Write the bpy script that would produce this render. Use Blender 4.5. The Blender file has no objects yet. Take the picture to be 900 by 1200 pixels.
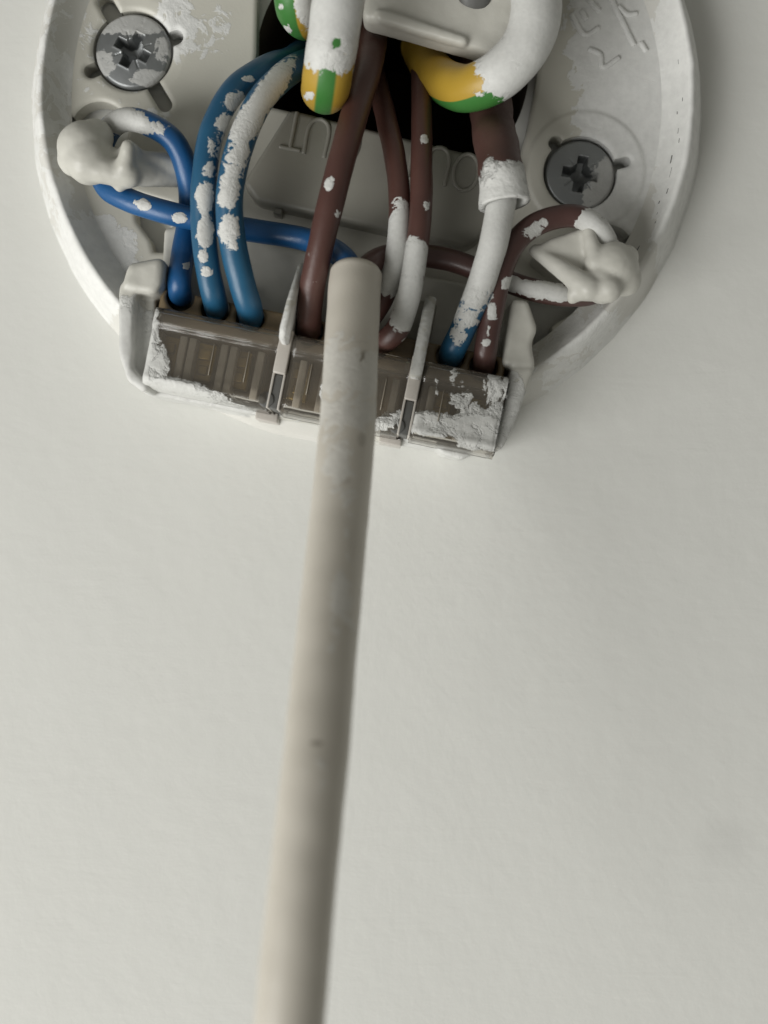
import bpy, bmesh, math, random
import numpy as np
from mathutils import Vector, noise as mnoise

random.seed(7)
sc = bpy.context.scene
K = 0.001                 # everything below is measured in millimetres
ZC = 2.400                # ceiling height, metres
HC = 137.0                # camera distance below the ceiling, mm
FPX = 1333.33             # focal length in photograph pixels (900 x 1200)

# ------------------------------------------------------------------ camera
cam = bpy.data.cameras.new('camera')
cam.sensor_fit = 'VERTICAL'; cam.sensor_height = 36.0; cam.sensor_width = 27.0
cam.lens = 40.0
cam.clip_start = 0.005; cam.clip_end = 50.0
cam.dof.use_dof = True
cam.dof.focus_distance = (HC - 8.5) * K
cam.dof.aperture_fstop = 15.0
camo = bpy.data.objects.new('camera', cam)
sc.collection.objects.link(camo)
camo.location = (0, 0, ZC - HC * K)
camo.rotation_euler = (math.pi, 0, 0)       # straight up at the ceiling
sc.camera = camo

# ------------------------------------------------------------------ world, lamp, exposure
w = bpy.data.worlds.new('World'); sc.world = w
w.use_nodes = True
bg = w.node_tree.nodes['Background']
bg.inputs['Color'].default_value = (1.0, 0.99, 0.90, 1)
bg.inputs['Strength'].default_value = 0.18

def lamp(name, loc_mm, aim_mm, size, energy, color):
    l = bpy.data.lights.new(name, 'AREA'); l.shape = 'RECTANGLE'
    l.size = size[0]; l.size_y = size[1]; l.energy = energy; l.color = color
    o = bpy.data.objects.new(name, l); sc.collection.objects.link(o)
    W = lambda p: Vector((p[0] * K, -p[1] * K, ZC - p[2] * K))
    o.location = W(loc_mm)
    o.rotation_euler = (W(aim_mm) - W(loc_mm)).to_track_quat('-Z', 'Y').to_euler()
    return o
lamp('window_light', (-430, -330, 375), (0, 0, 0), (0.48, 0.48), 5.25, (1.0, 0.995, 0.97))

sc.view_settings.view_transform = 'Standard'
sc.view_settings.look = 'None'
sc.view_settings.exposure = 0.0
sc.view_settings.gamma = 1.0
sc.view_settings.use_curve_mapping = False

# ------------------------------------------------------------------ coordinates
# rose frame: x to the right, y up the picture's long side, h = millimetres below the ceiling
def P(u, v, h):
    s = (HC - h) / FPX
    return ((u - 450.0) * s, (600.0 - v) * s, h)
def px(x, y, h):
    s = FPX / (HC - h)
    return 450.0 + x * s, 600.0 - y * s
CX, CY = P(430, 127, 1)[:2]          # centre of the round plate
TH = math.radians(11.4)              # the rose is turned a little on the ceiling
E1 = (math.cos(TH), -math.sin(TH)); E2 = (math.sin(TH), math.cos(TH))
TLx, TLy, _ = P(183, 358, 13)
def RB(a, b, h):                     # terminal block frame: a along the row, b across it
    return (TLx + a * E1[0] + b * E2[0], TLy + a * E1[1] + b * E2[1], h)

# ------------------------------------------------------------------ object helpers
BASE = {}
def set_meta(o, label=None, cat=None, group=None, kind=None):
    if label: o['label'] = label
    if cat: o['category'] = cat
    if group: o['group'] = group
    if kind: o['kind'] = kind
def thing(name, base, label, cat, group=None):
    o = bpy.data.objects.new(name, None); sc.collection.objects.link(o)
    o.empty_display_size = 0.005
    o.location = (base[0] * K, -base[1] * K, ZC - base[2] * K)
    o.rotation_euler = (math.pi, 0, 0)
    BASE[o.name] = base
    set_meta(o, label, cat, group)
    return o
def mesh_obj(name, verts, faces, mat, parent=None, attrs=None, smooth=True, base=None):
    V = np.asarray(verts, dtype=float).reshape(-1, 3)
    if parent is not None: b = BASE[parent.name]
    else: b = base if base is not None else tuple(V.mean(axis=0))
    me = bpy.data.meshes.new(name)
    me.from_pydata(((V - np.array(b)) * K).tolist(), [], faces)
    me.update()
    if smooth: me.polygons.foreach_set('use_smooth', [True] * len(me.polygons))
    if attrs:
        for k, val in attrs.items():
            a = me.attributes.new(k, 'FLOAT', 'POINT')
            a.data.foreach_set('value', np.asarray(val, dtype=np.float32))
    me.materials.append(mat)
    o = bpy.data.objects.new(name, me); sc.collection.objects.link(o)
    if parent is not None:
        o.parent = parent
    else:
        o.location = (b[0] * K, -b[1] * K, ZC - b[2] * K)
        o.rotation_euler = (math.pi, 0, 0)
    BASE[o.name] = b
    return o

def paint_at(V, spots, p0=0.0):
    """paint coverage per vertex: ellipses (u, v, ru, rv, strength[, degrees])"""
    V = np.asarray(V, dtype=float).reshape(-1, 3)
    U, W_ = px(V[:, 0], V[:, 1], V[:, 2])
    out = np.full(len(V), p0)
    for s in spots:
        u, v, ru, rv, st = s[:5]
        an = math.radians(s[5]) if len(s) > 5 else 0.0
        du, dv = U - u, W_ - v
        d1 = (du * math.cos(an) + dv * math.sin(an)) / ru
        d2 = (-du * math.sin(an) + dv * math.cos(an)) / rv
        d = np.sqrt(d1 * d1 + d2 * d2)
        out = np.maximum(out, st * np.clip((1.75 - d) / 1.0, 0, 1)) if st > 0 else np.minimum(out, 1 + (st) * np.clip(1.55 - d, 0, 1))
    return np.clip(out, 0, 1)

# ------------------------------------------------------------------ materials
class NT:
    def __init__(s, name):
        s.m = bpy.data.materials.new(name); s.m.use_nodes = True
        s.t = s.m.node_tree; s.n = s.t.nodes; s.l = s.t.links
        s.b = s.n['Principled BSDF']; s.out = s.n['Material Output']
        s.tc = s.n.new('ShaderNodeTexCoord').outputs['Object']
    def noise(s, scale, detail=3, rough=0.55, dist=0.0, vec=None):
        n = s.n.new('ShaderNodeTexNoise'); n.inputs['Scale'].default_value = scale
        n.inputs['Detail'].default_value = detail; n.inputs['Roughness'].default_value = rough
        n.inputs['Distortion'].default_value = dist
        s.l.new(vec or s.tc, n.inputs['Vector']); return n.outputs['Fac']
    def math(s, op, a, b=None, c=None, clamp=False):
        n = s.n.new('ShaderNodeMath'); n.operation = op; n.use_clamp = clamp
        for i, q in enumerate((a, b, c)):
            if q is None: continue
            if hasattr(q, 'links'): s.l.new(q, n.inputs[i])
            else: n.inputs[i].default_value = q
        return n.outputs[0]
    def maprange(s, v, a, b, c, d, smooth=False):
        n = s.n.new('ShaderNodeMapRange'); n.clamp = True
        if smooth: n.interpolation_type = 'SMOOTHSTEP'
        s.l.new(v, n.inputs[0])
        for i, q in enumerate((a, b, c, d)): n.inputs[i + 1].default_value = q
        return n.outputs[0]
    def mix(s, f, a, b):
        n = s.n.new('ShaderNodeMix'); n.data_type = 'RGBA'
        if hasattr(f, 'links'): s.l.new(f, n.inputs[0])
        else: n.inputs[0].default_value = f
        for i, q in ((6, a), (7, b)):
            if hasattr(q, 'links'): s.l.new(q, n.inputs[i])
            else: n.inputs[i].default_value = (*q, 1)
        return n.outputs[2]
    def attr(s, name):
        n = s.n.new('ShaderNodeAttribute'); n.attribute_name = name; return n.outputs['Fac']
    def bump(s, h, dist, strength=1.0, normal=None):
        n = s.n.new('ShaderNodeBump'); n.inputs['Distance'].default_value = dist
        n.inputs['Strength'].default_value = strength
        s.l.new(h, n.inputs['Height'])
        if normal is not None: s.l.new(normal, n.inputs['Normal'])
        return n.outputs['Normal']
    def mapping(s, scale, rot=(0, 0, 0)):
        n = s.n.new('ShaderNodeMapping'); n.inputs['Scale'].default_value = scale
        n.inputs['Rotation'].default_value = rot
        s.l.new(s.tc, n.inputs['Vector']); return n.outputs['Vector']

PAINT = (0.63, 0.63, 0.605)
def dim(c, f): return tuple(x * f for x in c)
def painted(name, base, rough=0.45, base2=None, spec=0.5, pscale=620.0, paint=PAINT, grain=0.06,
            stripe=None, metal=0.0, relief=0.00008, soft=0.02):
    """a base surface with splashes of wall paint where the mesh attribute 'paint' allows them"""
    s = NT(name)
    n1 = s.noise(pscale, 6, 0.66, 1.1)
    n2 = s.noise(pscale * 3.3, 3, 0.6)
    n3 = s.noise(160.0, 3, 0.5)
    mixn = s.math('ADD', s.math('MULTIPLY', n1, 0.75), s.math('MULTIPLY', n2, 0.25))
    p = s.math('MULTIPLY_ADD', s.attr('paint'), 1.36, -0.68)
    tot = s.math('ADD', s.math('MULTIPLY_ADD', mixn, 2.3, -0.65), p)
    m = s.maprange(tot, 0.47, 0.53, 0, 1, True)
    thick = s.maprange(tot, 0.46, 0.95, 0, 1)
    b2 = base2 if base2 is not None else dim(base, 0.82)
    bc = s.mix(s.maprange(n3, 0.3, 0.7, 0, 1), base, b2)
    if stripe is not None:
        st = s.maprange(s.attr('stripe'), -soft, soft, 0, 1)
        bc = s.mix(st, bc, stripe)
    pc = s.mix(s.maprange(n2, 0.35, 0.75, 0, 1), paint, dim(paint, 0.88))
    col = s.mix(m, bc, pc)
    s.l.new(col, s.b.inputs['Base Color'])
    rgh = s.maprange(m, 0, 1, rough, 0.55)
    s.l.new(s.math('ADD', rgh, s.math('MULTIPLY', s.math('SUBTRACT', n2, 0.5), 0.25), clamp=True), s.b.inputs['Roughness'])
    if metal: s.l.new(s.maprange(m, 0, 1, metal, 0), s.b.inputs['Metallic'])
    s.b.inputs['Specular IOR Level'].default_value = spec
    hgt = s.math('ADD', s.math('MULTIPLY', thick, 1.0), s.math('MULTIPLY', s.math('MULTIPLY', n2, m), 0.35))
    nm = s.bump(hgt, relief, 0.9)
    nm = s.bump(s.noise(2600, 2), grain * 0.0004, 0.6, nm)
    s.l.new(nm, s.b.inputs['Normal'])
    return s.m

PLASTIC = (0.58, 0.565, 0.50)
M_plate = painted('aged_white_plastic', PLASTIC, 0.42, dim(PLASTIC, 0.93), pscale=330, relief=0.00007, paint=(0.72, 0.72, 0.70))
M_rim = painted('painted_rim', (0.66, 0.65, 0.61), 0.45, (0.60, 0.59, 0.55), pscale=260, relief=0.00005, paint=(0.76, 0.76, 0.735))  # real paint, whitened further to colour in the light caught by the lip
M_post = painted('painted_post', (0.56, 0.55, 0.50), 0.42, (0.50, 0.49, 0.44), pscale=300, relief=0.0001)
M_house = painted('block_plastic', (0.56, 0.55, 0.50), 0.40, (0.50, 0.49, 0.44), pscale=330, relief=0.00015)
M_panel_shade = painted('shaded_panel_plastic', (0.31, 0.30, 0.26), 0.42, (0.275, 0.265, 0.23), pscale=330)  # plastic darkened: shade from the wires and block is put into its colour
M_blue = painted('blue_insulation', (0.013, 0.092, 0.25), 0.36, (0.010, 0.078, 0.215))
M_blue2 = painted('teal_blue_insulation', (0.017, 0.10, 0.19), 0.38, (0.013, 0.08, 0.16), pscale=760)
M_brown = painted('brown_insulation', (0.088, 0.040, 0.032), 0.42, (0.070, 0.031, 0.025))
M_brown2 = painted('brown_flex_insulation', (0.085, 0.042, 0.036), 0.36, (0.068, 0.034, 0.03))
M_sleeve = painted('brown_sleeving', (0.075, 0.036, 0.029), 0.55, (0.062, 0.029, 0.023), pscale=480, relief=0.00035)
M_earth = painted('earth_sleeving', (0.43, 0.275, 0.035), 0.42, (0.39, 0.245, 0.03), stripe=(0.045, 0.175, 0.036), pscale=520)
M_cable = painted('white_cable_sheath', (0.555, 0.52, 0.455), 0.42, (0.51, 0.475, 0.41), pscale=300, paint=(0.60, 0.58, 0.53), relief=0.00004, stripe=(0.25, 0.225, 0.185), soft=.35)
M_steel = painted('zinc_screw', (0.30, 0.31, 0.31), 0.42, (0.24, 0.25, 0.255), metal=0.7, pscale=420, paint=(0.47, 0.47, 0.455), relief=0.00006)
M_brass = painted('brass', (0.50, 0.36, 0.13), 0.38, (0.24, 0.17, 0.06), metal=0.6)
M_brown_plastic = painted('brown_terminal_moulding', (0.22, 0.165, 0.095), 0.42, (0.16, 0.115, 0.065))
M_rib = painted('clear_rib_grey', (0.50, 0.47, 0.43), 0.3, (0.44, 0.41, 0.37))
M_line = painted('moulded_line_grey', (0.26, 0.23, 0.18), 0.3, (0.22, 0.19, 0.15))
M_slot = painted('dark_grey_slot', (0.10, 0.10, 0.095), 0.5, (0.08, 0.08, 0.075))

def clear_cover_mat():
    s = NT('clear_terminal_cover')
    n1 = s.noise(430, 6, 0.66, 1.2); n2 = s.noise(1500, 3, 0.6)
    mixn = s.math('ADD', s.math('MULTIPLY', n1, 0.78), s.math('MULTIPLY', n2, 0.22))
    p = s.math('MULTIPLY_ADD', s.attr('paint'), 1.36, -0.68)
    tot = s.math('ADD', s.math('MULTIPLY_ADD', mixn, 2.3, -0.65), p)
    m = s.maprange(tot, 0.475, 0.525, 0, 1, True)
    thick = s.maprange(tot, 0.46, 1.0, 0, 1)
    s.l.new(s.mix(s.maprange(n2, 0.35, 0.75, 0, 1), PAINT, dim(PAINT, 0.86)), s.b.inputs['Base Color'])
    s.b.inputs['Roughness'].default_value = 0.5
    nm = s.bump(s.math('ADD', thick, s.math('MULTIPLY', n2, 0.4)), 0.00030, 0.9)
    s.l.new(nm, s.b.inputs['Normal'])
    tr = s.n.new('ShaderNodeBsdfTransparent'); tr.inputs['Color'].default_value = (0.965, 0.95, 0.92, 1)
    df = s.n.new('ShaderNodeBsdfDiffuse'); df.inputs['Color'].default_value = (0.46, 0.41, 0.34, 1)
    gl = s.n.new('ShaderNodeBsdfGlossy'); gl.inputs['Roughness'].default_value = 0.12
    lw = s.n.new('ShaderNodeFresnel'); lw.inputs['IOR'].default_value = 1.45
    cnm = s.bump(s.noise(300, 3), 0.00010, 0.6); s.l.new(cnm, gl.inputs['Normal'])
    a = s.n.new('ShaderNodeMixShader'); a.inputs[0].default_value = 0.12
    s.l.new(tr.outputs[0], a.inputs[1]); s.l.new(df.outputs[0], a.inputs[2])
    b = s.n.new('ShaderNodeMixShader'); s.l.new(lw.outputs[0], b.inputs[0])
    s.l.new(a.outputs[0], b.inputs[1]); s.l.new(gl.outputs[0], b.inputs[2])
    c = s.n.new('ShaderNodeMixShader'); s.l.new(m, c.inputs[0])
    s.l.new(b.outputs[0], c.inputs[1]); s.l.new(s.b.outputs[0], c.inputs[2])
    s.l.new(c.outputs[0], s.out.inputs['Surface'])
    return s.m
M_clear = clear_cover_mat()

def ceiling_mat():
    s = NT('painted_plaster')
    a = s.noise(9.0, 3, 0.5); b = s.noise(55, 4, 0.55); c = s.noise(330, 4, 0.6); d = s.noise(1300, 2, 0.5)
    st = s.noise(1.0, 4, 0.6, 0.4, s.mapping((60, 420, 60), (0, 0, math.radians(38))))
    col = s.mix(s.maprange(a, 0.3, 0.7, 0, 1), (0.70, 0.70, 0.665), (0.675, 0.675, 0.64))
    # a few dark specks of grit in the paint and one faint grey smudge
    v = s.n.new('ShaderNodeTexVoronoi'); v.inputs['Scale'].default_value = 62; s.l.new(s.tc, v.inputs['Vector'])
    spk = s.maprange(v.outputs['Distance'], 0.016, 0.028, 1, 0)
    rnd = s.n.new('ShaderNodeSeparateColor'); s.l.new(v.outputs['Color'], rnd.inputs[0])
    spk = s.math('MULTIPLY', spk, s.math('GREATER_THAN', rnd.outputs[0], 0.93))
    col = s.mix(s.math('MULTIPLY', spk, 0.5), col, (0.22, 0.20, 0.18))
    sx, sy, _ = P(852, 985, 0)
    g = s.n.new('ShaderNodeVectorMath'); g.operation = 'DISTANCE'; s.l.new(s.tc, g.inputs[0])
    g.inputs[1].default_value = (sx * K, sy * K, 0)
    sm = s.maprange(g.outputs['Value'], 0.0008, 0.0048, 0.16, 0, True)
    col = s.mix(s.math('MULTIPLY', sm, s.maprange(c, 0.2, 0.6, 0.6, 1)), col, (0.42, 0.42, 0.40))
    s.l.new(col, s.b.inputs['Base Color'])
    s.b.inputs['Roughness'].default_value = 0.7
    s.b.inputs['Specular IOR Level'].default_value = 0.25
    h = s.math('ADD', s.math('MULTIPLY', b, 0.75), s.math('MULTIPLY', c, 0.22))
    h = s.math('ADD', h, s.math('MULTIPLY', d, 0.035))
    h = s.math('ADD', h, s.math('MULTIPLY', s.maprange(st, 0.5, 0.72, 0, 1), 0.035))
    s.l.new(s.bump(h, 0.00045, 0.6), s.b.inputs['Normal'])
    return s.m
M_ceiling = ceiling_mat()

# ------------------------------------------------------------------ shape helpers
def sd_circle(x, y, c, r): return np.hypot(x - c[0], y - c[1]) - r
def sd_seg(x, y, a, b, r):
    ax, ay = a; bx, by = b
    dx, dy = bx - ax, by - ay
    t = np.clip(((x - ax) * dx + (y - ay) * dy) / (dx * dx + dy * dy), 0, 1)
    return np.hypot(x - ax - t * dx, y - ay - t * dy) - r
def sd_poly(x, y, pts, rad=0.0):
    d = np.full(x.shape, 1e9); inside = np.zeros(x.shape, bool); n = len(pts)
    for i in range(n):
        ax, ay = pts[i]; bx, by = pts[(i + 1) % n]
        d = np.minimum(d, sd_seg(x, y, pts[i], pts[(i + 1) % n], 0))
        if ay != by:
            cr = ((ay > y) != (by > y)) & (x < (bx - ax) * (y - ay) / (by - ay) + ax)
            inside ^= cr
    return np.where(inside, -d, d) - rad

def sheet(xr, yr, step, keep, height, depth):
    """height-field sheet kept where keep(x, y) > 0, its edges walled down to depth"""
    xs = np.arange(xr[0], xr[1] + step, step); ys = np.arange(yr[0], yr[1] + step, step)
    X, Y = np.meshgrid(xs, ys, indexing='ij')
    S = keep(X, Y)
    ins = S > 0
    e = step * 0.02
    for _ in range(2):
        S0 = keep(X, Y)
        gx = (keep(X + e, Y) - S0) / e; gy = (keep(X, Y + e) - S0) / e
        g2 = np.maximum(gx * gx + gy * gy, 0.25)
        mv = (~ins) & (S0 > -2.2 * step)
        X = np.where(mv, X - S0 * gx / g2, X); Y = np.where(mv, Y - S0 * gy / g2, Y)
    H = height(X, Y)
    nx, ny = X.shape
    idx = np.arange(nx * ny).reshape(nx, ny)
    anyin = ins[:-1, :-1] | ins[1:, :-1] | ins[:-1, 1:] | ins[1:, 1:]
    q = np.stack([idx[:-1, :-1], idx[1:, :-1], idx[1:, 1:], idx[:-1, 1:]], -1)[anyin]
    V = np.stack([X, Y, H], -1).reshape(-1, 3)
    used = np.unique(q); remap = -np.ones(nx * ny, int); remap[used] = np.arange(len(used))
    V = V[used]; q = remap[q]
    ed = np.concatenate([q[:, [0, 1]], q[:, [1, 2]], q[:, [2, 3]], q[:, [3, 0]]])
    key = np.sort(ed, 1); kk = key[:, 0] * len(V) + key[:, 1]
    _, inv, cnt = np.unique(kk, return_inverse=True, return_counts=True)
    be = ed[cnt[inv] == 1]
    bv = np.unique(be); low = -np.ones(len(V), int); low[bv] = len(V) + np.arange(len(bv))
    top2 = -np.ones(len(V), int); top2[bv] = len(V) + len(bv) + np.arange(len(bv))
    LV = V[bv].copy(); LV[:, 2] = depth
    TV = V[bv].copy()
    walls = np.stack([top2[be[:, 1]], top2[be[:, 0]], low[be[:, 0]], low[be[:, 1]]], -1)
    return np.concatenate([V, LV, TV]), q.tolist() + walls.tolist()

def catmull(pts, step=0.35):
    pts = [np.array(p, float) for p in pts]
    pts = [2 * pts[0] - pts[1]] + pts + [2 * pts[-1] - pts[-2]]
    out = []
    for i in range(1, len(pts) - 2):
        p0, p1, p2, p3 = pts[i - 1:i + 3]
        n = max(2, int(np.linalg.norm(p2 - p1) / step))
        d = lambda a, b: max(np.linalg.norm(b - a) ** 0.5, 1e-4)
        t0 = 0; t1 = t0 + d(p0, p1); t2 = t1 + d(p1, p2); t3 = t2 + d(p2, p3)
        for k in range(n):
            t = t1 + (t2 - t1) * k / n
            A1 = (t1 - t) / (t1 - t0) * p0 + (t - t0) / (t1 - t0) * p1
            A2 = (t2 - t) / (t2 - t1) * p1 + (t - t1) / (t2 - t1) * p2
            A3 = (t3 - t) / (t3 - t2) * p2 + (t - t2) / (t3 - t2) * p3
            B1 = (t2 - t) / (t2 - t0) * A1 + (t - t0) / (t2 - t0) * A2
            B2 = (t3 - t) / (t3 - t1) * A2 + (t - t1) / (t3 - t1) * A3
            out.append((t2 - t) / (t2 - t1) * B1 + (t - t1) / (t2 - t1) * B2)
    out.append(pts[-2])
    return np.array(out)

def tube(pts_px, r, nseg=30, cap=True, wob=0.02, step=0.22, stripe=None, seed=0.0, inner=None):
    """round tube through (u, v, h) points; r in mm or [r0, r1]; returns verts, faces, normals"""
    C = catmull([P(*p) for p in pts_px], step)
    n = len(C); T = np.gradient(C, axis=0); T /= np.linalg.norm(T, axis=1)[:, None]
    N = np.zeros_like(C)
    ref = np.array([0, 0, 1.0]) if abs(T[0][2]) < 0.9 else np.array([1.0, 0, 0])
    v = ref - T[0] * ref.dot(T[0]); N[0] = v / np.linalg.norm(v)
    for i in range(1, n):
        v = N[i - 1] - T[i] * N[i - 1].dot(T[i]); N[i] = v / np.linalg.norm(v)
    B = np.cross(T, N)
    R = np.interp(np.linspace(0, 1, n), np.linspace(0, 1, len(r)), r) if hasattr(r, '__len__') else np.full(n, r)
    verts = []; nor = []; faces = []
    def ring(c, Ni, Bi, rad, k):
        for j in range(nseg):
            a = 2 * math.pi * j / nseg
            d = Ni * math.cos(a) + Bi * math.sin(a)
            w_ = 1 + wob * mnoise.noise(Vector((c[0] * 0.35 + d[0] * 0.6 + seed, c[1] * 0.35 + d[1] * 0.6, c[2] * 0.35 + d[2] * 0.6)))* 2
            verts.append(c + d * rad * w_); nor.append(d)
    rings = []
    if cap:
        for f in (0.0, 0.38, 0.7, 0.92):
            rings.append((C[0] - T[0] * R[0] * 0.35 * math.sqrt(1 - f * f), 0, max(f, .02)))
    for i in range(n): rings.append((C[i], i, 1.0))
    if cap:
        for f in (0.92, 0.7, 0.38, 0.0):
            rings.append((C[-1] + T[-1] * R[-1] * 0.35 * math.sqrt(1 - f * f), n - 1, max(f, .02)))
    if inner is not None:           # open end with a wall thickness, then the bore
        for dist in np.linspace(0, 4.0, 9):
            i = max(0, n - 1 - int(dist / step)); rings.append((C[i], i, inner / R[i]))
    for k, (c, i, f) in enumerate(rings): ring(c, N[i], B[i], R[i] * f, k)
    for k in range(len(rings) - 1):
        for j in range(nseg):
            j2 = (j + 1) % nseg
            faces.append((k * nseg + j, k * nseg + j2, (k + 1) * nseg + j2, (k + 1) * nseg + j))
    return np.array(verts), faces, np.array(nor), C

def prism_bm(poly, h0, h1, bev=0.25, seg=3, taper=0.0):
    """upright block over a mm outline; returns verts, faces"""
    bm = bmesh.new()
    c = np.mean(np.array(poly), axis=0)
    lo = [bm.verts.new((c[0] + (p[0] - c[0]) * (1 + taper), c[1] + (p[1] - c[1]) * (1 + taper), h0)) for p in poly]
    hi = [bm.verts.new((p[0], p[1], h1)) for p in poly]
    n = len(poly)
    bm.faces.new(lo[::-1]); bm.faces.new(hi)
    for i in range(n): bm.faces.new((lo[i], lo[(i + 1) % n], hi[(i + 1) % n], hi[i]))
    bmesh.ops.recalc_face_normals(bm, faces=bm.faces)
    if bev: bmesh.ops.bevel(bm, geom=list(bm.edges), offset=bev, segments=seg, affect='EDGES', profile=0.5, clamp_overlap=True)
    bm.verts.ensure_lookup_table()
    V = [tuple(v.co) for v in bm.verts]; F = [[v.index for v in f.verts] for f in bm.faces]
    bm.free(); return V, F
def prism_px(poly, h0, h1, href=None, **kw):
    hr = h1 if href is None else href
    return prism_bm([P(u, v, hr)[:2] for u, v in poly], h0, h1, **kw)
def prism_ab(poly, h0, h1, **kw):
    return prism_bm([RB(a, b, 0)[:2] for a, b in poly], h0, h1, **kw)
def box_ab(a0, a1, b0, b1, h0, h1, **kw):
    return prism_ab([(a0, b0), (a1, b0), (a1, b1), (a0, b1)], h0, h1, **kw)
def merge(*parts):
    V = []; F = []
    for v, f in parts:
        o = len(V); V += [tuple(q) for q in v]; F += [[i + o for i in q] for q in f]
    return V, F
def ball(c, r, n=12):
    V = []; F = []
    for i in range(n + 1):
        th = math.pi * i / n
        for j in range(2 * n):
            ph = math.pi * j / n
            V.append((c[0] + r * math.sin(th) * math.cos(ph), c[1] + r * math.sin(th) * math.sin(ph), c[2] + r * math.cos(th)))
    m = 2 * n
    for i in range(n):
        for j in range(m): F.append((i * m + j, i * m + (j + 1) % m, (i + 1) * m + (j + 1) % m, (i + 1) * m + j))
    return V, F
def chain(a, b, ra, rb, n=9):
    return merge(*[ball([a[k] + (b[k] - a[k]) * t for k in range(3)], ra + (rb - ra) * t, 9) for t in np.linspace(0, 1, n)])
def melt(VF, voxel=0.28, smooth=4, lump=0.0, seed=0.0):
    """fuse overlapping closed shapes into one soft, paint-thick surface (mm)"""
    me = bpy.data.meshes.new('tmp'); me.from_pydata([tuple(v) for v in VF[0]], [], VF[1]); me.update()
    o = bpy.data.objects.new('tmp', me); sc.collection.objects.link(o)
    r = o.modifiers.new('r', 'REMESH'); r.mode = 'VOXEL'; r.voxel_size = voxel
    if smooth:
        s = o.modifiers.new('s', 'SMOOTH'); s.iterations = smooth; s.factor = 0.5
    dg = bpy.context.evaluated_depsgraph_get(); ev = o.evaluated_get(dg); m2 = ev.to_mesh()
    n = len(m2.vertices); V = np.empty(n * 3); m2.vertices.foreach_get('co', V); V = V.reshape(-1, 3)
    N = np.empty(n * 3); m2.vertices.foreach_get('normal', N); N = N.reshape(-1, 3)
    F = [list(p.vertices) for p in m2.polygons]
    ev.to_mesh_clear(); bpy.data.objects.remove(o); bpy.data.meshes.remove(me)
    if lump:
        d = np.array([mnoise.noise(Vector((v[0] * .5 + seed, v[1] * .5, v[2] * .5))) + .5 * mnoise.noise(Vector((v[0] * 1.3, v[1] * 1.3 + seed, v[2] * 1.3))) for v in V])
        V = V + N * d[:, None] * lump
    return V, F

# ------------------------------------------------------------------ setting: the ceiling, with the cable hole cut in it
def build_ceiling():
    hx, hy, _ = P(460, 75, 0)
    radii = [16.5, 17, 18, 20, 24, 30, 40, 60, 90, 140, 220, 400]
    n = 96; V = []; F = []
    for k, r in enumerate(radii):
        for j in range(n):
            a = 2 * math.pi * j / n; c, s = math.cos(a), math.sin(a)
            f = max(0, (r - 40) / 360.0); q = (1 - f) + f / max(abs(c), abs(s))
            V.append((hx + r * c * q, hy + r * s * q, 0))
    for k in range(len(radii) - 1):
        for j in range(n):
            j2 = (j + 1) % n; F.append((k * n + j, k * n + j2, (k + 1) * n + j2, (k + 1) * n + j))
    o = len(V)
    for d in (-12.0, -45.0):
        for j in range(n): V.append((hx + 16.5 * math.cos(2 * math.pi * j / n), hy + 16.5 * math.sin(2 * math.pi * j / n), d))
    for j in range(n):
        j2 = (j + 1) % n
        F.append((j, j2, o + j2, o + j)); F.append((o + j, o + j2, o + n + j2, o + n + j))
    F.append([o + n + j for j in range(n)])
    ob = mesh_obj('ceiling', V, F, M_ceiling, base=(0, 0, 0), smooth=False)
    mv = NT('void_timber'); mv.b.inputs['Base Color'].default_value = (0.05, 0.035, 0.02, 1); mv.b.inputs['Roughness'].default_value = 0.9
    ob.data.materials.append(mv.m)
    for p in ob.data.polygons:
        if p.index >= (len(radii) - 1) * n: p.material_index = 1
    set_meta(ob, kind='structure')
build_ceiling()

# ------------------------------------------------------------------ the ceiling rose
rose = thing('ceiling_rose', (CX, CY, 0), 'round white plastic ceiling rose base without its cover, splashed with paint', 'ceiling rose')
FLOOR = 3.2
def pp(u, v): return P(u, v, FLOOR)[:2]
OPEN = [pp(*q) for q in [(306, -70), (303, 60), (300, 88), (318, 122), (420, 146), (604, 190), (616, 150), (626, 95), (634, 20), (628, -80), (470, -120)]]
S1 = pp(155, 58); S2 = pp(680, 203)
def holes(x, y):
    d = sd_poly(x, y, OPEN, 0.3)
    d = np.minimum(d, sd_circle(x, y, S1, 4.75))
    for q in [((155, 58), (122, 0), .95), ((155, 58), (206, 42), .85), ((155, 58), (106, 82), .85), ((155, 58), (193, 122), .85)]:
        d = np.minimum(d, sd_seg(x, y, pp(*q[0]), pp(*q[1]), q[2]))
    d = np.minimum(d, sd_circle(x, y, S2, 4.35))
    for q in [((680, 203), (651, 168), .85), ((680, 203), (733, 190), .62)]:
        d = np.minimum(d, sd_seg(x, y, pp(*q[0]), pp(*q[1]), q[2]))
    d = np.minimum(d, sd_circle(x, y, pp(116, 152), 3.4))
    d = np.minimum(d, sd_circle(x, y, pp(712, 293), 3.1))
    d = np.minimum(d, sd_poly(x, y, [pp(*q) for q in [(158, 228), (162, 258), (178, 280), (181, 293), (196, 293), (198, 240)]], 0.25))
    d = np.minimum(d, sd_poly(x, y, [pp(*q) for q in [(622, 350), (690, 352), (664, 368), (645, 380), (641, 402), (628, 403), (630, 382)]], 0.3))
    return d
R_OUT, R_LIP, R_IN = 40.0, 37.1, 34.7
def rim_h(r):
    t = np.clip((r - R_IN) / (R_LIP - R_IN), 0, 1); inner = FLOOR + (6.9 - FLOOR) * (0.45 * t + 0.55 * t ** 2.2)
    q = np.clip((r - R_LIP) / (R_OUT - R_LIP), 0, 1); outer = 6.9 - 6.4 * q ** 1.8
    return np.where(r < R_LIP, inner, outer) - 0.28 * np.exp(-((r - R_LIP) / 0.4) ** 2)
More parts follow.
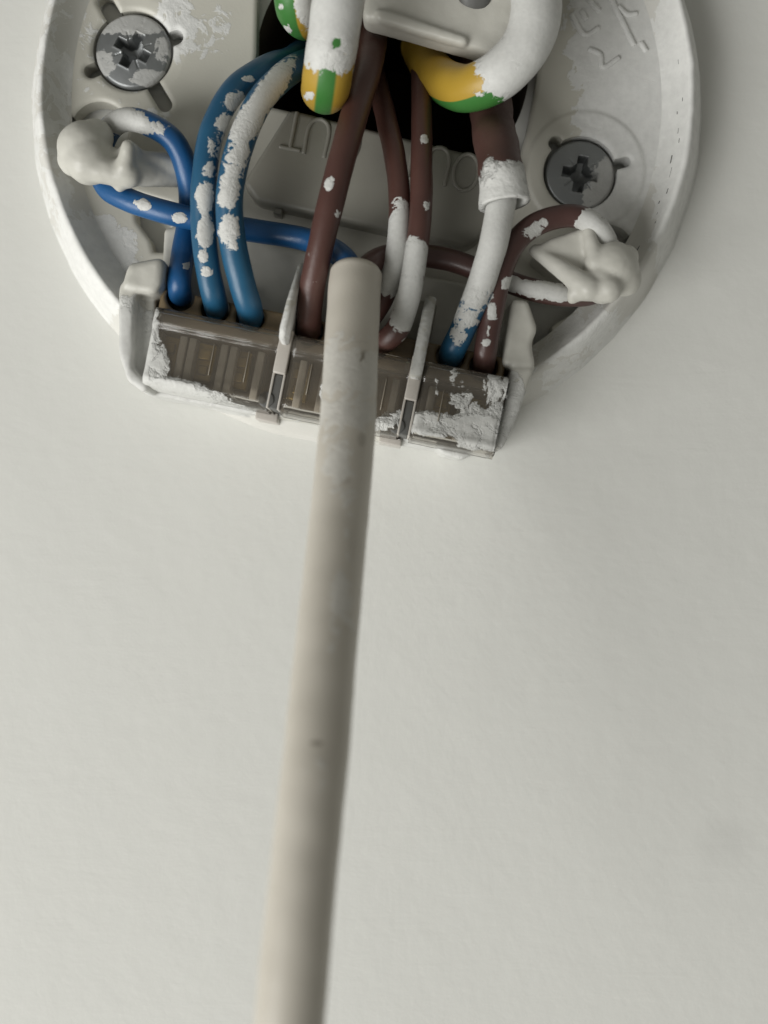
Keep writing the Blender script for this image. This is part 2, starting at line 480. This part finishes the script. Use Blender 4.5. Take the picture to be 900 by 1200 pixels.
def plate_h(x, y):
    r = np.hypot(x - CX, y - CY)
    h = np.full(x.shape, FLOOR)
    rb = np.hypot(x - pp(686, 200)[0], y - pp(686, 200)[1])      # moulded boss round the screw
    h += 0.32 * np.clip((7.1 - rb) / 0.35, 0, 1)
    d = holes(x, y)
    h -= 0.30 * np.clip(1 - d / 0.45, 0, 1) ** 2
    # shallow dished seat round the screws, worn by the driver
    h -= 0.25 * np.clip(1 - (np.hypot(x - S1[0], y - S1[1]) - 4.6) / 1.6, 0, 1)
    return h
def lumpy(V, amp, f=0.25, seed=0.0):
    V = np.array(V)
    V[:, 2] += np.array([amp * mnoise.noise(Vector((v[0] * f + seed, v[1] * f, 0))) for v in V])
    return V
V, F = sheet((CX - 36, CX + 36), (CY - 36, CY + 36), 0.25,
             lambda x, y: np.minimum(holes(x, y), R_IN - np.hypot(x - CX, y - CY)), plate_h, 0.4)
spots = [(770, 120, 75, 190, 1.0), (735, 30, 55, 80, 1.0), (745, 215, 30, 70, .95), (725, 120, 40, 40, 1),
         (110, 300, 42, 40, .95), (205, 30, 26, 42, .62), (250, 40, 30, 40, .40), (105, 30, 25, 60, .45), (175, 140, 26, 14, .5),
         (735, 300, 30, 60, .8), (690, 390, 60, 20, .6, -40), (140, 110, 60, 20, .35), (90, 200, 26, 60, .3)]
mesh_obj('base_plate', V, F, M_plate, rose, {'paint': paint_at(V, spots)})
# the rim: a lathe
n = 220
prof = [(R_IN, FLOOR - 0.0)] + [(r, float(rim_h(np.array(r)))) for r in np.linspace(R_IN + .2, R_OUT, 34)] + [(R_OUT + 0.25, 0.25), (R_OUT + .3, 0.0)]
V = []; F = []
for k, (r, h) in enumerate(prof):
    for j in range(n):
        a = 2 * math.pi * j / n
        wv = mnoise.noise(Vector((math.cos(a) * 9, math.sin(a) * 9, r * .25))) * .10 + mnoise.noise(Vector((math.cos(a) * 30, math.sin(a) * 30, r * .8))) * .05
        edge = 1.0 if k > 1 else 0.0
        rr = r + wv * edge * (1.3 if r > R_LIP else .6); V.append((CX + rr * math.cos(a), CY + rr * math.sin(a), max(0.0, h + wv * .7 * edge) if h > 0.01 else 0.0))
for k in range(len(prof) - 1):
    for j in range(n):
        j2 = (j + 1) % n; F.append((k * n + j, k * n + j2, (k + 1) * n + j2, (k + 1) * n + j))
mesh_obj('rim', V, F, M_rim, rose, {'paint': paint_at(V, [(812, 150, 40, 260, 1.0), (60, 120, 26, 300, .55), (700, 420, 80, 60, .6), (100, 320, 40, 60, .9)])})

# embossed lettering, stroke by stroke
def strokes(name, lines, h, r=0.22, mat=M_panel_shade, parent=rose, pv=0.0):
    parts = []
    for ln in lines:
        pts = [(u, v, h) for u, v in ln]
        v_, f_, _, _ = tube(pts, r, nseg=8, step=0.3, wob=0)
        parts.append((v_, f_))
    V, F = merge(*parts)
    return mesh_obj(name, V, F, mat, parent, {'paint': np.full(len(V), pv)})

for k, (v0, ln) in enumerate([(66, 5), (112, 4), (126, 3), (147, 6), (160, 5), (178, 9), (193, 12), (219, 6), (232, 3), (246, 3), (258, 2), (285, 5), (300, 6)]):
    rr = 36.35 + .22 * math.sin(k * 2.1)
    pts = []
    for v in np.linspace(v0, v0 + ln, 4):
        y = P(0, v, 6.2)[1] - CY; x = CX + math.sqrt(rr * rr - y * y); hh = float(rim_h(np.array(rr))) - 0.02
        u, vv = px(x, y + CY, hh); pts.append((u, vv, hh))
    v_, f_, _, _ = tube(pts, .035 + .015 * (k % 3), nseg=6, step=.15, wob=.4, seed=k)
    mesh_obj('paint_crack', v_, f_, M_slot, rose)

# raised panel with OUT OUT, read from the other side
PANEL_H = 6.0
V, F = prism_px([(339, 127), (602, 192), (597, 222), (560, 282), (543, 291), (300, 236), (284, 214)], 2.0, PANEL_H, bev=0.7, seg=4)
panel = mesh_obj('marking_panel', V, F, M_panel_shade, rose)
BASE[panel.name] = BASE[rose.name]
V, F = prism_px([(322, 243), (331, 245), (329, 252), (320, 250)], 2.0, 5.2, bev=0.12)
mesh_obj('locating_tab', V, F, M_panel_shade, rose)
def letter(ch, u, v, s=1.0):
    """strokes of one upside-down capital, centre (u, v)"""
    c, sn = math.cos(TH), math.sin(TH)
    def q(x, y): x, y = -x * s, -y * s; return (u + x * c - y * sn, v + x * sn + y * c)
    if ch == 'T': L = [[(-10, -18), (10, -18)], [(0, -18), (0, 18)]]
    elif ch == 'U': L = [[(-10, -18), (-10, 8), (-7, 15), (0, 18), (7, 15), (10, 8), (10, -18)]]
    else: L = [[(12 * math.sin(t), -18 * math.cos(t)) for t in np.linspace(0, 2 * math.pi, 15)]]
    return [[q(*p) for p in l] for l in L]
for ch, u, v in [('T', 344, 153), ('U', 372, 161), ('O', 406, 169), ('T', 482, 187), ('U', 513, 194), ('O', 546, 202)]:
    strokes('letter', letter(ch, u, v, 1.2), PANEL_H + 0.0, 0.26, M_panel_shade, panel)
for ln in [[(690, 0), (702, 13)], [(681, 13), (687, 23)], [(669, 17), (686, 41), (701, 33)], [(714, -6), (743, 53)], [(690, 58), (703, 64), (706, 79), (725, 68)],
           [(725, 8), (735, 17), (746, 16)], [(751, 50), (757, 60)]]:
    strokes('letter_stroke', [ln], FLOOR + 0.0, 0.33, M_plate, rose, 1.0)

# ------------------------------------------------------------------ terminal block housing
parts = [
    prism_px([(192, 268), (214, 262), (606, 345), (598, 412), (575, 440), (188, 352)], 0.0, 5.0, bev=.4),            # ledge behind the terminals
    prism_px([(140, 336), (150, 307), (192, 300), (190, 330), (181, 345), (158, 342)], 0.0, 12.0, bev=.7),            # left shoulder
    prism_px([(139, 330), (158, 338), (155, 430), (176, 452), (168, 460), (148, 446), (138, 412)], 0.0, 11.6, bev=.5),  # left wall
    prism_px([(600, 349), (620, 352), (630, 385), (624, 402), (628, 434), (589, 428), (594, 385)], 0.0, 10.8, bev=.5),  # right shoulder
    prism_px([(600, 430), (627, 430), (604, 496), (588, 528), (574, 526), (584, 500)], 0.0, 11.0, bev=.5),            # right wall
    prism_px([(150, 440), (162, 437), (300, 470), (440, 494), (584, 512), (586, 529), (500, 524), (440, 509), (300, 486), (168, 461)], 0.0, 6.2, bev=.45),  # front wall
    prism_px([(196, 467), (300, 491), (372, 508), (448, 518), (546, 534), (556, 528), (448, 505), (300, 478), (190, 455)], 0.0, 2.6, bev=.35),   # front skirt
    prism_ab([(-1, 1), (39.5, 1), (39.5, -8), (-1, -8)], 0.0, 4.4, bev=.2),
    prism_px([(152, 346), (181, 344), (186, 440), (170, 452), (152, 432)], 0.0, 9.3, bev=.4),
    prism_px([(508, 522), (556, 531), (541, 538), (520, 533)], 0.0, 6.6, bev=.3),
]
V, F = melt(merge(*parts), 0.24, 3, 0.07, 3.0)
block = mesh_obj('terminal_housing', V, F, M_house, rose, {'paint': paint_at(V, [(150, 420, 30, 60, 1), (230, 470, 90, 25, .9), (590, 500, 30, 60, .75), (530, 525, 60, 20, .95), (350, 500, 200, 16, .45)])})
BASE[block.name] = BASE[rose.name]

# brown moulding with the wire entries, set under the clear covers
HOLE = [(211, 347), (252, 362), (293, 372), (362, 388), (408, 398), (440, 404), (528, 417), (567, 430)]
def hole_xy(q): return P(q[0], q[1], 9.4)[:2]
ent = [RB(a, b, 0)[:2] for a, b in [(-.6, 2.5), (38.9, 2.5), (38.9, -1.4), (-.6, -1.4)]]
def ent_keep(x, y):
    d = -sd_poly(x, y, ent)
    for q in HOLE: d = np.minimum(d, sd_circle(x, y, hole_xy(q), 1.62))
    # the two fin gaps
    for a in (14.6, 29.2):
        d = np.minimum(d, np.abs((x - TLx) * E1[0] + (y - TLy) * E1[1] - a) - 0.55)
    return d
exs = [p[0] for p in ent]; eys = [p[1] for p in ent]
V, F = sheet((min(exs) - 1, max(exs) + 1), (min(eys) - 1, max(eys) + 1), 0.16, ent_keep,
             lambda x, y: 9.4 - 0.25 * np.clip(1 - ent_keep(x, y) / .3, 0, 1) ** 2, 4.3)
mesh_obj('terminal_entry_strip', V, F, M_brown_plastic, rose)
V, F = box_ab(-.5, 38.8, -1.5, -7.9, 4.3, 7.6, bev=.2)
mesh_obj('terminal_bed', V, F, M_brown_plastic, rose)

# brass clamps and grey ribs seen through the covers
hole_a = []
for q in HOLE:
    x, y = hole_xy(q); hole_a.append((x - TLx) * E1[0] + (y - TLy) * E1[1])
for a in hole_a:
    parts = [box_ab(a - 1.15, a + 1.15, -2.6, -6.9, 7.5, 9.6, bev=.25), box_ab(a - .75, a + .75, -3.3, -4.5, 9.5, 10.3, bev=.2),
             box_ab(a - .5, a + .6, -5.1, -6.2, 9.5, 10.1, bev=.2)]
    V, F = merge(*parts)
    mesh_obj('terminal_clamp', V, F, M_brass, rose)
for a in [.6, 3.4, 4.45, 8.0, 9.05, 12.1, 16.9, 19.4, 24.4, 27.3, 31.4, 35.0]:
    V, F = box_ab(a - .42, a + .42, -2.5, -7.9, 8.6, 11.6, bev=.15)
    mesh_obj('rib', V, F, M_rib, rose)

# clear covers over each bank of terminals
COVER_SPOTS = [(163, 430, 15, 70, 1.0, 8), (205, 458, 52, 12, 1.0, 14), (180, 425, 15, 20, .9), (262, 476, 40, 6, .55, 11),
               (383, 460, 8, 16, .52), (450, 496, 16, 10, .7), (505, 497, 44, 12, .85, 8), (560, 500, 30, 16, .92), (582, 470, 10, 34, .62), (535, 452, 10, 22, .5),
               (512, 450, 3, 14, .55), (545, 470, 14, 16, .5), (572, 450, 8, 18, .5), (598, 470, 8, 40, .75), (570, 517, 30, 9, 1)]
def cover(a0, a1, seed):
    pr = [(0.05, 10.6), (0.05, 11.6), (-.06, 12.5), (-.35, 12.9), (-.8, 13.0), (-1.9, 13.0), (-2.15, 12.75), (-2.4, 12.6)]
    pr += [(-2.4 - .35 * k, 12.6 - .01 * k) for k in range(1, 14)]
    pr += [(-7.3, 12.55), (-7.6, 12.62), (-7.9, 12.55), (-8.3, 12.2), (-8.6, 11.6), (-8.72, 10.8), (-8.75, 9.8), (-8.76, 8.5), (-8.78, 7.0), (-8.8, 6.3)]
    na = max(6, int((a1 - a0) / 0.3)); V = []; F = []
    for i in range(na + 1):
        a = a0 + (a1 - a0) * i / na
        e = min(i, na - i) / na * (a1 - a0)
        for (b, h) in pr:
            dr = .35 * max(0, 1 - e / .45) ** 2
            V.append(RB(a, b + .05 * mnoise.noise(Vector((a * .6, b, seed))), h - dr + .06 * mnoise.noise(Vector((a * .5 + seed, b * .5, 1)))))
    m = len(pr)
    for i in range(na):
        for k in range(m - 1): F.append((i * m + k, i * m + k + 1, (i + 1) * m + k + 1, (i + 1) * m + k))
    # end cheeks
    for i, flip in ((0, False), (na, True)):
        base = len(V)
        for (b, h) in pr:
            V.append(RB(a0 if i == 0 else a1, b, 6.4 if h > 6.5 else 6.2))
        for k in range(m - 1):
            F.append((i * m + k, base + k, base + k + 1, i * m + k + 1))
    o = mesh_obj('clear_cover', V, F, M_clear, rose, {'paint': paint_at(V, COVER_SPOTS)})
    so = o.modifiers.new('thickness', 'SOLIDIFY'); so.thickness = 0.00045; so.offset = -1
    return o
covers = [cover(-.1, 13.8, 1.0), cover(15.3, 28.5, 5.0), cover(29.9, 39.3, 9.0)]
# moulded guide lines on the covers
for c, lst in ((covers[0], [7.0, 10.9]), (covers[1], [17.9, 21.6, 26.2]), (covers[2], [32.6])):
    for a in lst:
        V, F = box_ab(a - .06, a + .06, -2.8, -6.3, 12.45, 12.66, bev=.04, seg=1)
        BASE[c.name] = BASE[rose.name]
        mesh_obj('moulded_line', V, F, M_line, c)

# the two tall fins that part the banks, their clear sockets and dark slots
for ua, (p0, p1), wd in ((0, ((341, 298), (329, 404)), .42), (1, ((513, 318), (491, 420)), .62)):
    a = (14.55, 29.2)[ua]
    V = []; F = []
    # side outline in (b, h): low at the back, tall over the cover
    if ua == 0: out = [(8.2, 4.2), (8.0, 11.5), (3.0, 15.6), (-.2, 16.8), (-1.3, 15.8), (-1.6, 8.0), (-1.6, 4.2)]
    else: out = [(7.8, 4.2), (7.2, 11.5), (2.0, 17.5), (-1.0, 18.0), (-2.2, 16.9), (-2.4, 8.0), (-2.4, 4.2)]
    bm = bmesh.new()
    l = [bm.verts.new(RB(a - wd, b, h)) for b, h in out]; r_ = [bm.verts.new(RB(a + wd, b, h)) for b, h in out]
    bm.faces.new(l); bm.faces.new(r_[::-1]); m = len(out)
    for i in range(m): bm.faces.new((l[i], r_[i], r_[(i + 1) % m], l[(i + 1) % m]))
    bmesh.ops.recalc_face_normals(bm, faces=bm.faces)
    bmesh.ops.bevel(bm, geom=list(bm.edges), offset=.14, segments=2, affect='EDGES')
    V = [tuple(v.co) for v in bm.verts]; bm.verts.index_update(); F = [[v.index for v in f.verts] for f in bm.faces]; bm.free()
    mesh_obj('divider_fin', V, F, M_post, rose, {'paint': np.full(len(V), .6)})
    V, F = merge(box_ab(a - .74, a - .47, -4.5, -8.5, 6.4, 12.35, bev=.1), box_ab(a + .47, a + .74, -4.5, -8.5, 6.4, 12.35, bev=.1), box_ab(a - .72, a + .72, 0.3, -4.6, 6.4, 12.85, bev=.18))
    mesh_obj('fin_socket', V, F, M_rib, rose)
    V, F = merge(box_ab(a - .46, a + .46, -4.65, -8.45, 6.0, 12.1, bev=.12), prism_ab([(a - .9 + .9 * math.cos(t), -7.6 + .9 * math.sin(t)) for t in np.linspace(0, 6.0, 10)], 6.0, 12.3, bev=.15))
    mesh_obj('slot_filler', V, F, M_slot, rose)
    if ua == 1:
        V, F = box_ab(a - 1.9, a + .9, 7.2, 1.2, 4.0, 8.2, bev=.4)
        mesh_obj('fin_root', V, F, M_panel_shade, rose)
for u, v in ((313, 487), (458, 514)):
    V, F = prism_px([(u - 13, v - 8), (u + 13, v - 3), (u + 12, v + 9), (u - 14, v + 4)], 1.0, 6.45, bev=.15)
    mesh_obj('latch_window', V, F, M_rib, rose)

# ------------------------------------------------------------------ cord-grip posts, thick with paint
def q3(u, v, h): return P(u, v, h)
L = merge(ball(q3(99, 174, 10.6), 3.0), ball(q3(104, 188, 11.2), 2.7), ball(q3(88, 186, 10.4), 2.0), ball(q3(112, 160, 10.2), 2.0), ball(q3(108, 200, 10.8), 1.6), chain(q3(112, 184, 11), q3(116, 186, 1), 2.0, 2.6, 14),
          chain(q3(100, 195, 12), q3(150, 205, 11.5), 1.6, 1.5, 10), chain(q3(110, 192, 11), q3(200, 196, 8), 2.0, 1.6, 16), chain(q3(150, 200, 11), q3(215, 210, 7), 1.7, 1.0, 16),
          chain(q3(150, 172, 13.2), q3(146, 196, 12.4), .85, 1.1, 8), chain(q3(152, 180, 11), q3(160, 190, 4), 1.3, 1.6, 12), chain(q3(141, 208, 11.5), q3(140, 218, 11), .8, .75, 4),
          chain(q3(200, 200, 7), q3(205, 202, 1), 1.3, 1.5, 10))
V, F = melt(L, 0.22, 12, 0.07, 1.0)
mesh_obj('cord_grip_post', V, F, M_post, rose, {'paint': np.zeros(len(V))})
Rr = merge(ball(q3(718, 314, 10.4), 2.9), ball(q3(706, 332, 10.8), 2.3), ball(q3(732, 328, 10.0), 1.9), ball(q3(733, 302, 9.6), 1.5), chain(q3(712, 318, 11), q3(706, 316, 1), 2.0, 2.6, 14),
           chain(q3(712, 338, 12), q3(676, 342, 11.5), 1.6, 1.0, 10), chain(q3(690, 338, 12.2), q3(628, 294, 9.6), 1.4, .8, 24),
           prism_px([(628, 290), (644, 278), (690, 264), (700, 308), (694, 336), (668, 330)], 1.0, 10.6, bev=.6),
           chain(q3(690, 272, 11.0), q3(699, 308, 11.5), .75, 1.1, 14), chain(q3(699, 308, 11.2), q3(712, 318, 11.0), 1.4, 2.0, 8),
           prism_px([(688, 266), (694, 266), (703, 310), (694, 316)], 1.0, 10.8, bev=.3),
           chain(q3(672, 345, 11.5), q3(671, 350, 11.2), .8, .7, 3))
V, F = melt(Rr, 0.22, 10, 0.07, 8.0)
mesh_obj('cord_grip_post', V, F, M_post, rose, {'paint': np.zeros(len(V))})

# earth terminal bridge over the cable opening
V1 = prism_px([(424, 21), (455, 29), (520, 47), (585, 66), (640, 60), (662, -60), (560, -130), (440, -130)], 6.5, 10.4, bev=.8, seg=4)
V2 = prism_px([(640, -70), (690, -60), (690, -130), (600, -140)], 0.4, 9.6, bev=.5)
V3 = prism_px([(400, -120), (470, -120), (470, -160), (400, -160)], 0.4, 9.6, bev=.5)
V4 = prism_px([(440, 9), (452, 9), (550, 42), (548, 53), (520, 46), (440, 22)], 9.4, 11.1, bev=.5)
V, F = melt(merge(V1, V2, V3, V4), 0.25, 3, 0.06, 12.0)
bridge = mesh_obj('earth_bridge', V, F, M_house, rose, {'paint': np.zeros(len(V))})
BASE[bridge.name] = BASE[rose.name]
v_, f_, _, _ = tube([(556, -6, 10.2), (556, -5.9, 10.62)], 1.9, nseg=24, step=.2, wob=0)
mesh_obj('earth_screw_recess', v_, f_, M_slot, bridge)

# ------------------------------------------------------------------ fixing screws
def screw(c, name, label, rot, rad, top, spots, group):
    t = thing(name, (c[0], c[1], top), label, 'screw', group)
    cr, sr = math.cos(rot), math.sin(rot)
    def loc(x, y): x, y = x - c[0], y - c[1]; return x * cr + y * sr, -x * sr + y * cr
    def hgt(x, y):
        X, Y = loc(x, y); r = np.hypot(X, Y)
        h = top - 0.55 * (r / rad) ** 2 - 0.35 * np.clip((r - rad + .35) / .35, 0, 1) ** 2
        arm = np.minimum(np.maximum(np.abs(X) - .62, np.abs(Y) - 2.15), np.maximum(np.abs(Y) - .62, np.abs(X) - 2.15))
        arm = np.minimum(arm, r - 1.25)
        dep = np.clip(-arm / .22, 0, 1) * (3.1 - .55 * r)
        D1, D2 = (X + Y) * .7071, (X - Y) * .7071
        tick = np.minimum(np.maximum(np.abs(D1) - .10, np.abs(D2) - 2.3), np.maximum(np.abs(D2) - .10, np.abs(D1) - 2.3))
        dep = np.maximum(dep, np.clip(-tick / .06, 0, 1) * .14)
        # burred lips round the recess
        bur = np.exp(-(np.maximum(arm, 0) / .18) ** 2) * (arm > 0) * .07
        return h - dep + bur
    V, F = sheet((c[0] - rad - .2, c[0] + rad + .2), (c[1] - rad - .2, c[1] + rad + .2), 0.085,
                 lambda x, y: rad - np.hypot(x - c[0], y - c[1]), hgt, top - 1.3)
    mesh_obj('screw_head', V, F, M_steel, t, {'paint': paint_at(V, spots)})
    V = []; F = []
    for k, (r, h) in enumerate([(rad * .97, top - 1.2), (2.1, top - 3.4), (1.9, top - 6), (1.9, top - 14), (.2, top - 17)]):
        for j in range(20): V.append((c[0] + r * math.cos(j * math.pi / 10), c[1] + r * math.sin(j * math.pi / 10), h))
    for k in range(4):
        for j in range(20): F.append((k * 20 + j, k * 20 + (j + 1) % 20, (k + 1) * 20 + (j + 1) % 20, (k + 1) * 20 + j))
    mesh_obj('shank', V, F, M_steel, t)
c1 = P(155, 58, 3.4)[:2]; c2 = P(680, 204, 3.2)[:2]
screw(c1, 'fixing_screw', 'cross-head steel screw smeared with grey-white paint, beside the looped blue wire', math.radians(62), 4.45, 3.5,
      [(160, 25, 46, 14, .85), (190, 60, 10, 20, .5), (175, 92, 20, 10, .8), (120, 75, 14, 14, .7), (200, 75, 6, 22, .5)], 'fixing screws')
screw(c2, 'fixing_screw', 'cleaner cross-head steel screw in a moulded round boss, beside the looped brown wire', math.radians(-10), 4.12, 3.4,
      [(712, 215, 18, 30, .78), (700, 235, 18, 14, .7)], 'fixing screws')

# ------------------------------------------------------------------ wires
def wire(name, pts, r, mat, label, cat='wire', group=None, spots=(), scuff=None, stripe=None, seed=0.0, p0=0.0, **kw):
    V, F, N, C = tube(pts, r, seed=seed, **kw)
    at = {'paint': paint_at(V, spots, p0)}
    if scuff is not None:
        at['stripe'] = 1.6 * paint_at(V, scuff) - 1.0
    if stripe is not None:
        ang = 2 * np.pi * (np.arange(len(V)) % 30) / 30.0
        at['stripe'] = np.cos(ang - math.radians(stripe[0])) - stripe[1]
    o = mesh_obj(name, V, F, mat, None, at, base=tuple(C[-1]))
    set_meta(o, label, cat, group)
    return o

wire('blue_wire', [(212, 347, 5), (211, 344, 8.5), (210, 330, 9.8), (214, 300, 8.2), (221, 262, 6.8), (223, 235, 7.2), (219, 200, 9), (203, 165, 10.2), (175, 146, 10.4), (148, 140, 9.6), (130, 150, 8),
                   (120, 170, 6.8), (116, 195, 6.8), (126, 220, 8), (150, 234, 9), (185, 246, 9.6), (225, 256, 9.3), (265, 265, 8.4), (310, 272, 7.6), (360, 281, 8.0), (390, 293, 10), (408, 310, 13), (412, 330, 15.0)],
     1.32, M_blue, 'bright blue flex wire looped round the cord-grip post by the paint-smeared screw', spots=[(147, 142, 22, 15, .97, 15), (180, 150, 16, 8, .6), (168, 240, 9, 6, .75, 20), (210, 255, 8, 6, .75), (218, 312, 5, 5, .7)], seed=1)
wire('blue_wire', [(352, 60, -6), (338, 70, 3), (310, 80, 9), (275, 105, 12), (250, 150, 13.6), (239, 210, 14), (238, 260, 13.2), (243, 310, 12.6), (250, 345, 11.4), (253, 359, 9.2), (253, 362, 5)],
     1.36, M_blue2, 'teal-blue solid wire with flecks of white paint, beside the bright blue one', spots=[(275, 118, 12, 10, .75), (266, 145, 12, 10, .75), (255, 172, 13, 16, .62), (240, 232, 9, 16, .85), (240, 272, 9, 18, .8), (238, 300, 6, 8, .7), (242, 318, 8, 6, .7), (292, 92, 8, 4, .62), (246, 200, 10, 12, .5)], seed=2)
wire('blue_wire', [(380, 70, -6), (362, 72, 4), (338, 85, 10), (305, 118, 13.2), (280, 175, 14.6), (269, 230, 14.8), (272, 280, 14), (283, 330, 12.6), (291, 356, 11.2), (294, 370, 9), (295, 373, 5)],
     [1.5, 1.5, 1.48, 1.45], M_blue2, 'teal-blue solid wire heavily streaked with white paint, next to the marking panel', spots=[(313, 110, 12, 42, .97, 35), (290, 145, 14, 30, .8, 30), (278, 185, 13, 28, .66, 20), (268, 225, 12, 24, .7), (268, 268, 12, 18, .72), (272, 290, 8, 7, .6), (284, 160, 8, 40, .6, 25)], seed=3)
wire('brown_wire', [(440, 10, -8), (438, 40, 2), (430, 85, 9), (414, 140, 13), (396, 205, 15), (379, 275, 15), (367, 330, 13.6), (363, 362, 12), (362, 384, 9.6), (362, 389, 5)],
     [1.7, 1.65, 1.52, 1.42, 1.36], M_brown, 'thick brown wire with one small white fleck, between blue wires and grey cable', spots=[(386, 215, 5, 8, .75, 20), (396, 250, 5, 5, .55), (366, 310, 8, 30, .33)], seed=4)
wire('brown_wire', [(440, 85, -8), (446, 112, 2), (454, 145, 8), (463, 185, 11), (468, 230, 12.4), (466, 285, 13), (458, 325, 12.6), (446, 355, 11.8), (428, 380, 11), (411, 395, 9.6), (408, 398, 5)],
     1.2, M_brown, 'brown wire with a long white-painted stretch, tucked behind the grey cable', spots=[(466, 285, 14, 40, .93, 5), (460, 325, 14, 20, .92, 15), (472, 255, 8, 18, .8)], seed=5)
wire('brown_wire', [(492, 40, -8), (493, 85, 2), (494, 130, 8), (494, 190, 12), (493, 250, 13.6), (487, 300, 14.2), (478, 350, 14), (467, 383, 13), (455, 397, 11.8), (443, 403, 10), (440, 405, 5)],
     [1.15, 1.15, 1.25, 1.35], M_brown, 'brown wire whose bend into the terminal is white with paint, beside a white fin', spots=[(485, 305, 15, 22, .97), (478, 345, 17, 28, 1.0), (472, 372, 14, 14, .92), (497, 163, 5, 6, .68), (500, 240, 4, 6, .6), (478, 400, 8, 5, .66, -30)], seed=6)
# switched live: blue wire inside a brown marker sleeve
wire('blue_wire', [(590, 190, 13.0), (590, 215, 13.4), (586, 245, 14), (577, 290, 14.6), (562, 338, 13.6), (544, 382, 12), (533, 405, 11), (529, 415, 9.2), (528, 418, 5)],
     [1.62, 1.6, 1.5, 1.42, 1.35], M_blue2, 'white-painted blue wire coming out of a brown sleeve', spots=[(587, 235, 24, 24, 1), (578, 275, 24, 34, 1), (566, 315, 20, 26, .97), (556, 345, 16, 18, .72), (545, 370, 15, 16, .62), (538, 392, 9, 14, .66)], seed=7)
wire('brown_sleeve', [(560, 60, -6), (569, 95, 2), (576, 135, 8), (583, 180, 12.6), (588, 210, 14), (592, 240, 14.2)], [2.35, 2.45, 2.5, 2.42, 2.4, 2.75], M_sleeve,
     'brown marker sleeve with a crusted white end, over a painted wire', 'sleeve', cap=False, inner=2.1, wob=.07,
     spots=[(590, 228, 34, 22, 1), (598, 205, 22, 14, .85), (575, 200, 10, 14, .7)], seed=8)
wire('brown_wire', [(567, 430, 5), (567, 427, 9), (569, 412, 11.2), (575, 375, 12), (583, 335, 12.6), (597, 295, 12.4), (620, 268, 11.8), (650, 255, 11.2), (678, 254, 11), (698, 265, 10.6), (711, 285, 9.6), (716, 306, 7.6),
                    (712, 328, 6.8), (694, 343, 7.4), (665, 346, 8.6), (630, 341, 9.2), (598, 331, 9.2), (560, 316, 9), (525, 304, 8.8), (490, 299, 9), (455, 300, 11), (432, 312, 13.6), (424, 330, 15)],
     1.28, M_brown2, 'dark brown flex wire looped round the cord-grip post by the cleaner screw', spots=[(692, 262, 14, 14, 1.0), (706, 282, 14, 24, 1.0), (714, 300, 14, 20, 1), (640, 341, 40, 9, .93, 8), (600, 332, 12, 8, .75), (628, 268, 18, 8, .62, -35), (577, 365, 6, 10, .7), (572, 345, 6, 10, .6), (570, 402, 5, 5, .72), (572, 388, 4, 8, .5)], seed=9)
# earth wires in green and yellow sleeving
G = 'earth wires'
wire('earth_wire', [(340, -90, 16), (344, -30, 16), (346, 0, 14.5), (351, 16, 11.5), (358, 22, 7), (370, 22, 1), (380, 15, -6)], 2.3, M_earth,
     'shorter striped green and yellow earth wire, half hidden by another earth wire', 'wire', G, spots=[(362, -5, 14, 32, .93), (362, -40, 16, 40, .95), (336, 35, 5, 6, .62), (330, 8, 5, 6, .5)], stripe=(75, .25), seed=10)
wire('earth_wire', [(412, -100, 17), (402, -40, 19), (394, 20, 19), (386, 68, 17.8), (382, 98, 15), (381, 106, 11), (384, 98, 6.5), (390, 80, 1), (395, 60, -6)], [2.75, 2.7, 2.6, 2.5, 2.4], M_earth,
     'green and yellow earth wire hanging straight, its upper half white with paint', 'wire', G, spots=[(396, 10, 40, 42, .97), (386, 55, 34, 26, .80), (400, -50, 40, 50, 1), (372, 62, 10, 20, .9), (362, 113, 6, 5, .68), (395, 52, 9, 8, -.62), (402, 62, 6, 6, -.5)], stripe=(-8, .93), seed=11)
wire('earth_wire', [(490, 55, -6), (505, 80, 2), (525, 98, 7.5), (552, 103, 12), (582, 90, 14.4), (608, 66, 15.2), (624, 35, 15.4), (628, 0, 15.2), (618, -40, 14.5), (596, -80, 13)][::-1], [2.7, 2.7, 2.55, 2.35, 2.2], M_earth,
     'earth wire curving over the brown sleeve, white with paint beyond its green and yellow bend', 'wire', G, spots=[(600, 75, 36, 34, .97), (628, 25, 40, 50, 1), (615, -40, 60, 50, 1), (576, 88, 14, 12, .62), (572, 108, 20, 8, .4)], stripe=(-100, .30), seed=12)

# ------------------------------------------------------------------ the hanging flex
cab = [(417, 335, 15.2), (415, 345, 15.7), (412, 400, 18.5), (407, 500, 24), (398, 600, 29), (388, 700, 33.6), (378, 800, 37.6), (369, 900, 41), (358, 1000, 43.6), (348, 1100, 45.6), (339, 1200, 47), (326, 1340, 48.5), (312, 1500, 50)]
cab = [(417, 321, 14.6), (416, 331, 15.0)] + cab[1:]
wire('flex_cable', cab, 2.80, M_cable, 'grey-white round flex cable hanging from the middle of the ceiling rose', 'cable', nseg=44, wob=.012, step=.35,
     spots=[(405, 455, 60, 55, .62), (398, 520, 20, 60, .5), (412, 600, 12, 60, .42), (400, 730, 16, 60, .45), (370, 905, 16, 30, .42)], seed=13, scuff=[(427, 423, 6, 11, .95), (389, 449, 8, 7, .95, -20), (410, 400, 30, 2, .5, 3), (405, 563, 9, 6, .55), (371, 871, 8, 4, .85), (412, 640, 6, 26, .45), (396, 760, 6, 30, .4), (424, 515, 6, 10, .6), (384, 600, 5, 12, .4), (392, 690, 5, 16, .4)])
